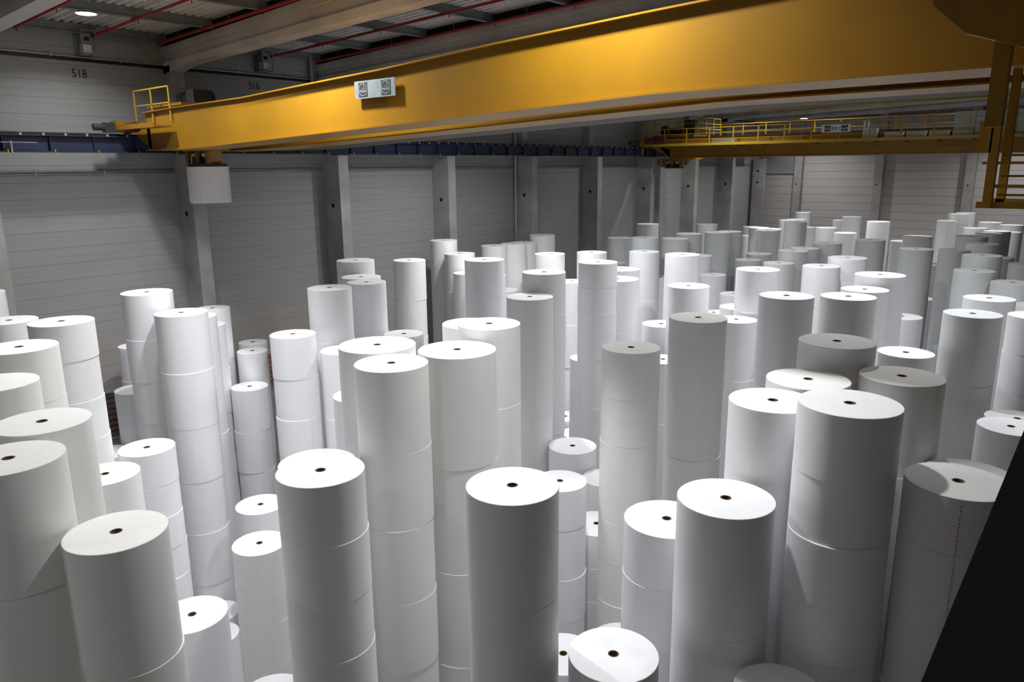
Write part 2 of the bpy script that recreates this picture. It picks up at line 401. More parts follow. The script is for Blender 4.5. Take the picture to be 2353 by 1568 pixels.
# ------------------------------------------------------------------ sprinkler pipes with hangers
def sprinkler(py, x1, lab, slope=.035, z0=3.96):
    t = root('sprinkler_pipe', (XW+.3, py, ZC+z0), lab, 'pipe', 'red sprinkler pipes under the roof')
    b = B(); a = (XW+.25, py, ZC+z0); e = (x1, py, ZC+z0+slope*(x1-XW)); tube(b, a, e, .042, 14)
    x = XW+3
    while x < x1-1:
        z = ZC+z0+slope*(x-XW); tube(b, (x, py, z), (x+.12, py, z+.004), .055, 12); x += 6
    tube(b, (a[0]-.03, py, a[2]), a, .05, 12)
    mk('pipe', b, M_['red'], t)
    x = XW+.35
    while x < x1:
        z = ZC+z0+slope*(x-XW)
        b = B(); tube(b, (x, py, z-.10), (x, py, z-.04), .012, 8); tube(b, (x, py, z-.125), (x, py, z-.11), .022, 8); mk('sprinkler_head', b, M_['dred'], t); x += 3.0
    x = XW+1.6
    while x < x1:
        z = ZC+z0+slope*(x-XW)
        b = B(); tube(b, (x, py, z+.03), (x, py, roof_z(x)+.02), .007, 6); mk('hanger_rod', b, M_['galv'], t); x += 3.0
    return t
ys = [(8.15, 'leftmost red pipe'), (10.2, 'red pipe just right of the bright lamp, second from the left'), (12.2, 'third red pipe from the left, in front of the nearer concrete beam'),
      (16.3, 'fourth red pipe from the left, between the two concrete beams'), (18.25, 'rightmost red pipe, in front of the farther concrete beam')]
for i, (py, lab) in enumerate(ys): sprinkler(py, 13.5, lab+' under the roof' if len(lab.split()) < 12 else lab)

# smoke detectors
for (x, y, lab) in ((-20.9, 9.89, 'white round smoke detector on the ceiling right of the bright lamp'), (-20.2, 15.49, 'white round smoke detector on the ceiling between the two concrete beams')):
    t = root('smoke_detector', (x, y, roof_z(x)-.10), lab, 'detector')
    b = B(); lathe(b, (x, y, roof_z(x)-.10), [(0, 0, 0), (.05, 0, 1), (.06, .04, 1), (.10, .05, 1), (.10, .12, 1), (0, .12, 0)], 20); mk('housing', b, M_['white'], t)
    b = B(); tube(b, (x+.1, y, roof_z(x)-.02), (x+2.2, y, roof_z(x+2.2)-.02), .012, 6); mk('cable', b, M_['black'], t)

# wall mounted units under the roof
def unit(y, z, lab):
    t = root('instrument_box', (XW+.3, y, ZC+z-.35), lab, 'wall unit', 'units in wall frames under the roof')
    b = B(); box(b, XW+.05, XW+.42, y-.13, y+.13, ZC+z+.0, ZC+z+.30); box(b, XW+.10, XW+.435, y-.07, y+.07, ZC+z+.1, ZC+z+.2, 1); mk('housing', b, [M_['steel'], M_['black']], t)
    b = B(); box(b, XW+.12, XW+.40, y-.11, y+.12, ZC+z-.24, ZC+z-.005); mk('panel', b, M_['white'], t)
    b = B()
    for (xa, ya) in ((XW+.55, y-.2), (XW+.55, y+.2), (XW+.03, y-.2), (XW+.03, y+.2)): box(b, xa-.015, xa+.015, ya-.015, ya+.015, ZC+z-.30, ZC+z+.38)
    for zz in (z-.31, z+.36):
        box(b, XW, XW+.57, y-.215, y-.185, ZC+zz, ZC+zz+.03); box(b, XW, XW+.57, y+.185, y+.215, ZC+zz, ZC+zz+.03); box(b, XW+.535, XW+.565, y-.2, y+.2, ZC+zz, ZC+zz+.03)
    box(b, XW+.05, XW+.5, y-.2, y+.2, ZC+z-.29, ZC+z-.265)
    mk('frame', b, M_['steel'], t)
unit(9.95, 3.68, 'small grey unit in a wire frame on the wall below the bright lamp')
unit(15.95, 3.72, 'small grey unit in a wire frame high on the wall above number 516')

# ------------------------------------------------------------------ high bay lamps
def lamp(x, y, z, watts, lab):
    t = root('high_bay_lamp', (x, y, ZC+z), lab, 'lamp', 'high bay lamps under the roof')
    b = B(); lathe(b, (x, y, ZC+z), [(.06, .30, 1), (.10, .28, 0), (.12, .16, 0), (.26, .02, 1), (.25, .02, 1), (.11, .15, 0), (0, .16, 0)], 28); lathe(b, (x, y, ZC+z), [(0, .30, 0), (.06, .30, 1)], 28)
    mk('reflector', b, M_['galv'], t)
    b = B(); lathe(b, (x, y, ZC+z), [(0, .015, 0), (.245, .015, 1), (.245, .03, 1), (0, .03, 0)], 28); mk('lens', b, M_['lens'], t)
    zr = roof_z(x)
    if zr-.02 > ZC+z+.3:
        b = B(); tube(b, (x, y, ZC+z+.29), (x, y, zr), .012, 8); mk('suspension', b, M_['galv'], t)
    l = bpy.data.lights.new('lamp_light', 'AREA'); l.shape = 'DISK'; l.size = .44; l.energy = watts; l.color = (.965,.985,1); l.spread = math.radians(138)
    lo = bpy.data.objects.new('lamp_light', l); C.objects.link(lo); lo.location = (0, 0, -.005); lo.parent = t
for a in LAMPS: lamp(*a)

# ------------------------------------------------------------------ signs
def emblem(b, cx_, cz, s, y):
    """black square, pale ring, block skyline with one tall stroke; drawn facing -y"""
    box(b, cx_-s, cx_+s, y-.004, y, cz-s, cz+s, 1)
    n_ = 40
    for i in range(n_):
        a0, a1 = 2*PI*i/n_, 2*PI*(i+1)/n_; q = []
        for (aa, rr) in ((a0, .80*s), (a1, .80*s), (a1, .92*s), (a0, .92*s)): q.append((cx_+rr*math.cos(aa), cz+rr*math.sin(aa)))
        f = [b.verts.new((u, y-.008, v)) for u, v in q]; b.faces.new(f).material_index = 2
    for (u0, u1, v0, v1) in ((-.72, -.40, -.28, .08), (-.36, -.06, -.42, .12), (-.12, -.06, -.42, .22), (.0, .22, -.42, .18), (.20, .32, -.42, .72), (.36, .72, -.28, .10), (-.72, .72, -.05, .05)):
        box(b, cx_+u0*s, cx_+u1*s, y-.008, y-.004, cz+v0*s, cz+v1*s, 2)

# ------------------------------------------------------------------ overhead cranes
def railing(t, x0, x1, y, z, h=.95, step=1.44, name='railing', mids=2, toe=True, m='yellow_rail', r=.02):
    b = B(); x = x0
    while x <= x1+.01:
        box(b, x-.03, x+.03, y-.012, y+.012, z-.05, z+h); x += step
    box(b, x0, x1, y-.02, y+.02, z+h-.02, z+h+.02)
    for i in range(mids): zz = z+h*(i+1)/(mids+1); box(b, x0, x1, y-.012, y+.012, zz-.015, zz+.015)
    if toe: box(b, x0, x1, y-.02, y-.01, z-.06, z+.09)
    return mk(name, b, M_[m], t)
def railing_y(t, x, y0, y1, z, h=.95, step=1.0, name='railing', m='yellow_rail'):
    b = B(); y = y0
    while y <= y1+.01:
        box(b, x-.012, x+.012, y-.025, y+.025, z, z+h); y += step
    for zz in (z+h, z+h*.66, z+h*.33): box(b, x-.012, x+.012, y0, y1, zz-.015, zz+.015)
    return mk(name, b, M_[m], t)
def girder(t, prof_b, prof_t, y0, y1, fl=.07, name='girder', stiff=3.0):
    b = B(); pts = prof_b + prof_t[::-1]
    extrude_y(b, [(x, ZC+z) for x, z in pts], y0, y1)
    for prof, th, sg in ((prof_b, .03, -1), (prof_t, .03, 1)):
        P = [(x, ZC+z) for x, z in prof]; Q = [(x, z+sg*th) for x, z in P]
        extrude_y(b, P+Q[::-1], y0-fl, y1+fl)
    return mk(name, b, M_['yellow'], t)
def wheelset(t, ys_, x=-24.495, z=1.24):
    for yy in ys_:
        b = B(); tube(b, (x-.09, yy, ZC+z), (x+.09, yy, ZC+z), .16, 24); mk('wheel', b, M_['dark'], t)
def gripper(t, x, y, z, z_top):
    """vacuum gripper: mast, frame with tool arms, round suction plate; z = underside of the plate"""
    g = B(); box(g, x-.16, x+.16, y-.16, y+.16, ZC+z+.62, ZC+z_top); mk('mast', g, M_['yellow'], t)
    g = B(); box(g, x-.75, x+.75, y-.28, y+.28, ZC+z+.50, ZC+z+.62)
    for sx in (-1, 0, 1): box(g, x+sx*.62-.09, x+sx*.62+.09, y-.33, y-.26, ZC+z+.10, ZC+z+.55)
    for sx in (-1, 1): extrude_y(g, [(x+sx*.50, ZC+z+.5), (x+sx*.56, ZC+z+.5), (x+sx*.48, ZC+z+.09), (x+sx*.42, ZC+z+.09)], y-.22, y+.22)
    mk('gripper_frame', g, M_['yellow'], t)
    g = B(); lathe(g, (x, y, ZC+z), [(0, 0, 0), (.56, 0, 1), (.60, .05, 1), (.60, .09, 1), (0, .09, 0)], 40)
    for sx in (-.32, .32): box(g, x+sx-.13, x+sx+.13, y-.25, y+.05, ZC+z+.09, ZC+z+.30)
    tube(g, (x-.05, y, ZC+z+.09), (x-.05, y, ZC+z+.40), .12, 16)
    mk('suction_plate', g, M_['dark'], t)
    g = B()
    for sx in (-.34, .28): box(g, x+sx-.08, x+sx+.10, y-.26, y-.20, ZC+z+.30, ZC+z+.40)
    mk('valve_box', g, M_['white'], t)
    g = B()
    for k, sx in enumerate((-.2, -.05, .1, .22)):
        tube(g, (x+sx, y+.05, ZC+z+.3), (x+sx*.8, y+.1, ZC+z+.9), .025, 8)
    mk('hose', g, M_['black'], t)

# --- far crane, at rest over the far third of the hall
t = root('overhead_crane', (-24.5, 43.2, ZC+1.08), 'far yellow overhead crane with a long railed walkway and a load sign', 'crane')
zt = 1.56
girder(t, [(-22.9, .44), (13.4, .44)], [(-24.2, zt), (13.4, zt)], 42.0, 42.8)
b = B(); extrude_y(b, [(-24.3, ZC+1.08), (-22.9, ZC+.44), (-22.9, ZC+.9), (-24.2, ZC+1.3)], 42.0, 42.8); mk('girder_end', b, M_['yellow'], t)
girder(t, [(-22.9, .44), (13.4, .44)], [(-24.2, zt), (13.4, zt)], 44.6, 45.4)
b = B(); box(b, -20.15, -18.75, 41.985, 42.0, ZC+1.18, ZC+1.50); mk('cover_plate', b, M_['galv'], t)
b = B(); box(b, -24.35, 13.4, 42.1, 42.35, ZC+zt+.03, ZC+zt+.07); box(b, -24.35, 13.4, 44.9, 45.1, ZC+zt+.03, ZC+zt+.07); mk('trolley_rail', b, M_['black'], t)
b = B(); box(b, -24.72, -24.28, 40.9, 46.6, ZC+1.14, ZC+1.42); mk('end_truck', b, M_['yellow'], t)
wheelset(t, (41.6, 45.9))
b = B(); tube(b, (-24.45, 39.9, ZC+1.3), (-24.45, 40.45, ZC+1.3), .13, 16); box(b, -24.56, -24.34, 40.45, 40.9, ZC+1.1, ZC+1.45); mk('buffer', b, M_['dark'], t)
b = B(); tube(b, (-24.0, 41.1, ZC+1.40), (-23.35, 41.1, ZC+1.42), .15, 16); tube(b, (-23.3, 41.15, ZC+1.45), (-22.75, 41.15, ZC+1.45), .17, 16); mk('drive_motor', b, M_['dred'], t)
# near walkway with brackets, toe board and railing
b = B(); box(b, -24.3, 13.4, 41.2, 42.0, ZC+1.06, ZC+1.09)
x = -23.0
while x < 13: box(b, x, x+.36, 41.25, 42.0, ZC+1.0, ZC+1.06); x += 1.44
mk('walkway', b, M_['yellow'], t)
railing(t, -22.98-1.3, 13.3, 41.2, ZC+1.14, h=.92, step=1.44)
b = B(); box(b, -24.34, -24.28, 41.17, 41.23, ZC+.62, ZC+1.05); box(b, -24.4, -24.26, 41.17, 41.23, ZC+.6, ZC+.63); mk('cable_pickup', b, M_['yellow_rail'], t)
railing(t, -24.2, 13.3, 45.6, ZC+zt+.03, h=.85, step=1.44, mids=1, toe=False)
# load sign and bay letter
s_ = B(); box(s_, -13.66, -12.24, 41.12, 41.16, ZC+1.55, ZC+1.94); y_ = 41.12
emblem(s_, -13.37, ZC+1.745, .155, y_); emblem(s_, -12.53, ZC+1.745, .155, y_)
sg = mk('load_sign', s_, [M_['white'], M_['numeral'], M_['grey']], t); sg['label'] = 'white load sign reading 8,0t between two black emblem squares'
RY = Matrix(((1, 0, 0), (0, 0, -1), (0, 1, 0)))
def parttext(s, size, loc, m, par, nm='lettering'):
    o = text(nm, s, size, Vector(loc), RY, m); o.parent = par; o.matrix_parent_inverse = Matrix.Identity(4)
    if par.parent is not None: o.matrix_parent_inverse = Matrix.Translation(-par.parent.location) @ Matrix.Identity(4) if par.type == 'EMPTY' else Matrix.Identity(4)
    else: o.matrix_parent_inverse = Matrix.Translation(-par.location)
    return o
parttext('8,0 t', .25, (-12.95, y_-.006, ZC+1.74), M_['numeral'], sg)
s_ = B(); box(s_, -11.62, -11.34, 41.12, 41.15, ZC+1.66, ZC+2.05); sg = mk('letter_sign', s_, M_['white'], t); sg['label'] = 'small white plate with a blue letter I'
s2 = B(); box(s2, -11.505, -11.455, 41.105, 41.12, ZC+1.72, ZC+2.0); box(s2, -11.55, -11.41, 41.105, 41.12, ZC+1.97, ZC+2.0); box(s2, -11.55, -11.41, 41.105, 41.12, ZC+1.72, ZC+1.75); mk('letter', s2, M_['inkblue'], sg)
# transformers and control cabinets on the walkway
b = B(); box(b, -11.75, -11.1, 41.5, 41.95, ZC+1.09, ZC+1.72); mk('junction_cabinet', b, M_['grey'], t)
for k in range(4):
    b = B(); box(b, -10.7+k*1.0, -10.7+k*1.0+.85, 41.45, 41.95, ZC+1.16, ZC+1.50); mk('resistor_box', b, M_['grey'], t)
for k, (xa, xb) in enumerate(((-7.7, -6.85), (-6.83, -6.1), (-6.08, -5.2), (-5.18, -4.3), (-4.1, -2.9), (-2.88, -1.6))):
    b = B(); box(b, xa, xb, 41.6, 42.2, ZC+1.14, ZC+2.32); cb = mk('control_cabinet', b, M_['grey'], t)
    b = B(); box(b, xb-.35, xb-.15, 41.59, 41.61, ZC+(2.05 if k % 2 else 1.3), ZC+(2.15 if k % 2 else 1.42)); mk('vent', b, M_['dark'], cb)
# trolley with drum, cabinet and guard rail
b = B(); box(b, -24.1, -21.9, 42.0, 45.3, ZC+zt+.08, ZC+zt+.20); mk('trolley_frame', b, M_['yellow'], t)
b = B(); tube(b, (-24.0, 43.2, ZC+2.02), (-22.5, 43.2, ZC+1.98), .24, 24); tube(b, (-24.05, 43.2, ZC+2.05), (-23.75, 43.2, ZC+2.05), .33, 24); box(b, -23.9, -22.4, 43.0, 43.6, ZC+1.75, ZC+1.85); mk('vacuum_tank', b, M_['dark'], t)
b = B(); box(b, -22.35, -21.6, 42.6, 43.1, ZC+1.76, ZC+2.62); mk('trolley_cabinet', b, M_['dark'], t)
railing(t, -24.2, -21.2, 42.3, ZC+1.78, h=.95, step=1.0, toe=False)
railing_y(t, -21.2, 42.3, 45.2, ZC+1.78)
railing(t, -24.2, -21.2, 45.2, ZC+1.78, h=.95, step=1.0, toe=False)
b = B(); box(b, -23.9, -21.7, 43.0, 44.0, ZC+.34, ZC+.40); mk('gripper_carriage', b, M_['yellow'], t)
gripper(t, -23.3, 43.4, -.22, .40)
b = B()
for xx in (-24.25, -22.35): box(b, xx-.08, xx+.08, 43.05, 43.25, ZC-.0, ZC+.36)
mk('carriage_leg', b, M_['yellow'], t)

# --- near crane, big girder sweeping over the stacks
t = root('overhead_crane', (-24.5, 12.4, ZC+1.08), 'near yellow overhead crane, its huge girder crossing from upper right to the left wall', 'crane')
pb = [(-23.6, .60), (-21, .60), (-12.8, .87), (-6.2, 1.10), (13.4, 1.12)]
pt = [(-23.6, 1.66), (-21.7, 1.71), (-18, 1.75), (-15.4, 1.86), (-12.75, 1.96), (-9.4, 2.14), (-6.3, 2.27), (-2, 2.42), (13.4, 2.5)]
girder(t, pb, pt, 10.8, 11.75, .10)
girder(t, pb, pt, 13.0, 13.9, .10)
b = B(); extrude_y(b, [(x, ZC+z+.02) for x, z in pb]+[(x, ZC+z+.07) for x, z in pb[::-1]], 14.0, 15.8); mk('walkway', b, M_['grating'], t)
railing(t, -23.4, 13.2, 15.75, ZC+1.15, h=1.0, step=1.5)
b = B(); box(b, -24.72, -24.28, 10.2, 15.2, ZC+1.14, ZC+1.46); extrude_y(b, [(-24.3, ZC+1.46), (-23.4, ZC+1.3), (-23.4, ZC+.62), (-24.3, ZC+1.0)], 10.8, 11.75); extrude_y(b, [(-24.3, ZC+1.46), (-23.4, ZC+1.3), (-23.4, ZC+.62), (-24.3, ZC+1.0)], 13.0, 13.9); mk('end_truck', b, M_['yellow'], t)
wheelset(t, (10.6, 14.6))
b = B(); tube(b, (-24.45, 9.6, ZC+1.27), (-24.45, 9.9, ZC+1.27), .10, 16); box(b, -24.56, -24.34, 9.9, 10.2, ZC+1.12, ZC+1.40); mk('buffer', b, M_['dark'], t)
b = B(); tube(b, (-23.9, 10.4, ZC+1.25), (-23.4, 10.4, ZC+1.25), .15, 16); mk('drive_motor', b, M_['dred'], t)
b = B(); box(b, -24.3, -21.8, 10.2, 10.7, ZC+1.20, ZC+1.24); box(b, -24.3, -21.8, 10.18, 10.2, ZC+1.18, ZC+1.32); mk('platform', b, M_['yellow'], t)
b = B(); box(b, -24.1, -21.9, 11.1, 13.6, ZC+1.84, ZC+1.92); mk('trolley_frame', b, M_['yellow'], t)
b = B(); tube(b, (-23.9, 12.2, ZC+2.14), (-22.3, 12.2, ZC+2.14), .2, 24); tube(b, (-23.95, 12.2, ZC+2.15), (-23.65, 12.2, ZC+2.15), .23, 24); box(b, -23.9, -22.4, 12.0, 12.6, ZC+1.90, ZC+1.97); mk('vacuum_tank', b, M_['dark'], t)
b = B(); box(b, -22.35, -21.9, 11.5, 12.0, ZC+1.92, ZC+2.3); mk('trolley_cabinet', b, M_['dark'], t)
railing(t, -24.1, -21.9, 10.75, ZC+1.45, h=.88, step=1.1, toe=False, mids=1, name='platform_railing')
gx, gy, gz = -23.0, 12.30, .09
b = B(); box(b, gx-.9, gx+.9, 12.0, 12.6, ZC+.55, ZC+.72); mk('gripper_carriage', b, M_['yellow'], t)
gripper(t, gx, gy, gz, 2.0)
s_ = B(); box(s_, -13.45, -12.15, 10.70, 10.72, ZC+1.44, ZC+1.80, 0); y_ = 10.70
emblem(s_, -13.17, ZC+1.62, .145, y_); emblem(s_, -12.43, ZC+1.62, .145, y_)
sg = mk('load_sign', s_, [M_['steel'], M_['numeral'], M_['steel']], t); sg['label'] = 'pale sign plate with black emblem squares on the girder side'
# hanging access frame with bars at the right end of the view
b = B(); fx0, fx1, fy = -1.50, .6, 10.2
def hb(z0, z1, x0=fx0, x1=fx1, y=fy, d=.05): box(b, x0, x1, y-d, y+d, ZC+z0, ZC+z1)
box(b, fx0, fx0+.09, fy-.06, fy+.06, ZC-.52, ZC+1.2); box(b, fx1-.09, fx1, fy-.06, fy+.06, ZC-.52, ZC+1.2)
box(b, fx0, fx0+.09, fy+.9, fy+1.02, ZC-.52, ZC+1.2); box(b, fx1-.09, fx1, fy+.9, fy+1.02, ZC-.52, ZC+1.2)
hb(-.52, -.45, fx0-.06); box(b, fx0-.06, fx1, fy+.9, fy+1.02, ZC-.52, ZC-.45)
hb(-.03, .0, fx0-.05); hb(-.29, -.255); box(b, fx0-.12, fx0+.02, fy-.06, fy+.06, ZC+.1, ZC+.45)
mk('access_frame', b, M_['yellow'], t)
b = B()
for zz in (.07, -.16, -.37): box(b, fx0+.14, fx1-.1, fy-.015, fy+.015, ZC+zz-.012, ZC+zz+.012)
mk('frame_bars', b, M_['yellow'], t)
b = B(); extrude_y(b, [(-2.08, ZC+1.95), (-2.02, ZC+1.58), (-1.70, ZC+1.28), (-1.2, ZC+1.10), (.8, ZC+.95), (.8, ZC+1.95)], 9.2, 9.32); box(b, -1.5, -1.28, 9.3, 10.85, ZC+1.5, ZC+1.75); mk('frame_bracket', b, M_['yellow'], t)
b = B(); box(b, -1.45, -1.30, 9.32, 9.5, ZC+.35, ZC+1.5); mk('cable_post', b, M_['yellow'], t)

# black inclined strut close by at the lower right
t = root('steel_strut', (0.1, 1.2, ZC-1.6), 'black steel strut crossing the lower right corner, close to the viewer', 'strut')
b = B()
p0 = Vector(((-0.165,2.190,ZC-0.684))); p1 = Vector(((-0.180,1.324,ZC-0.880))); ax = (p1-p0).normalized(); sd = Vector((1, .1, 0)).normalized(); p0 = p0+sd*.032; p1 = p1+sd*.02; dp = ax.cross(sd).normalized(); sd = dp.cross(ax)
W_, D_ = .36, .22; ps = []
for q in (p0-ax*.6, p1+ax*1.1):
    ps.append([b.verts.new(q + sd*a + dp*c) for a, c in ((0, 0), (W_, 0), (W_, .03), (W_/2+.015, .03), (W_/2+.015, D_-.03), (W_, D_-.03), (W_, D_), (0, D_), (0, D_-.03), (W_/2-.015, D_-.03), (W_/2-.015, .03), (0, .03))])
m_ = len(ps[0])
for k in range(m_): b.faces.new((ps[0][k], ps[0][(k+1) % m_], ps[1][(k+1) % m_], ps[1][k]))
b.faces.new(ps[0]); b.faces.new(ps[1])
mk('section', b, M_['black'], t)
b = B(); q0 = p0.lerp(p1, .15)+sd*(W_*.62)-dp*.012; q1 = p0.lerp(p1, .95)+sd*(W_*.62)-dp*.012; tube(b, q0, q1, .008, 10); mk('cable', b, M_['dark'], t)

# ------------------------------------------------------------------ paper rolls
def roll_mesh(D, h, seg=96):
    R = D/2; c = .006; r0 = .078
    bm = B()
    lathe(bm, (0, 0, 0), [(r0, 0, 1), (R-c, 0, 1), (R, c, 1), (R, h-c, 1), (R-c, h, 1), (r0, h, 1)], seg, closed=True)
    bm.faces.ensure_lookup_table()
    for f in bm.faces:
        cz = f.calc_center_median(); rr = math.hypot(cz.x, cz.y)
        f.material_index = 1 if (abs(f.normal.z) > .9 or rr < .1) else 0
        if f.material_index: f.smooth = rr < .1
    return bm
core_me = None
def core(parent, h):
    global core_me
    if core_me is None:
        bm = B(); lathe(bm, (0, 0, 0), [(.062, 0, 1), (.0775, 0, 1), (.0775, .55, 1), (.062, .55, 1)], 28, closed=True)
        core_me = bpy.data.meshes.new('core_tube'); bmesh.ops.recalc_face_normals(bm, faces=bm.faces[:]); bm.to_mesh(core_me); bm.free(); core_me.materials.append(M_['core'])
    o = bpy.data.objects.new('core_tube', core_me); C.objects.link(o); o.parent = parent; o.location = (0, 0, h-.548)
TINT = dict(w=(.85, .85, .872, 1), c=(.845, .84, .82, 1), n=(.85, .85, .858, 1), s=(.68, .695, .70, 1), l=(.81, .81, .838, 1), d=(.62, .61, .60, 1), g=(.795, .80, .79, 1))  # s and d put crane shadow and dim light into the paper colour
ORD = ['top', 'second', 'third', 'fourth', 'fifth', 'sixth', 'seventh']
stuff = B()
def place(rec):
    x, y, top, D, hs, nvis, tint, phrase = rec
    z = top
    n_vis_total = nvis
    for i, h in enumerate(hs):
        zb = z-h if i < len(hs)-1 else 0.0
        hh = z-zb
        last = (i == len(hs)-1)
        ox, oy = (0, 0) if i == 0 else (rnd.uniform(-.014, .014), rnd.uniform(-.014, .014))
        dd = D if i == 0 else D+rnd.uniform(-.006, .012)
        if i < nvis:
            bm = roll_mesh(dd, hh, 96 if y < 25 else 64)
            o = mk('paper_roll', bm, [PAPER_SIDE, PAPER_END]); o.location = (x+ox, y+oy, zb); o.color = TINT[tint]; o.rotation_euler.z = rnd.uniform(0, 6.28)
            lab = phrase if i == 0 else ORD[i]+' roll down, '+phrase[phrase.index(' of ')+4:]
            tag(o, lab, 'paper roll', 'paper rolls stacked on end in the hall')
            if i == 0: core(o, hh)
        else:
            R = dd/2-.002; lathe(stuff, (x+ox, y+oy, zb), [(.1, 0, 1), (R, 0, 1), (R, hh, 1), (.1, hh, 1)], 40, closed=True)
        z = zb
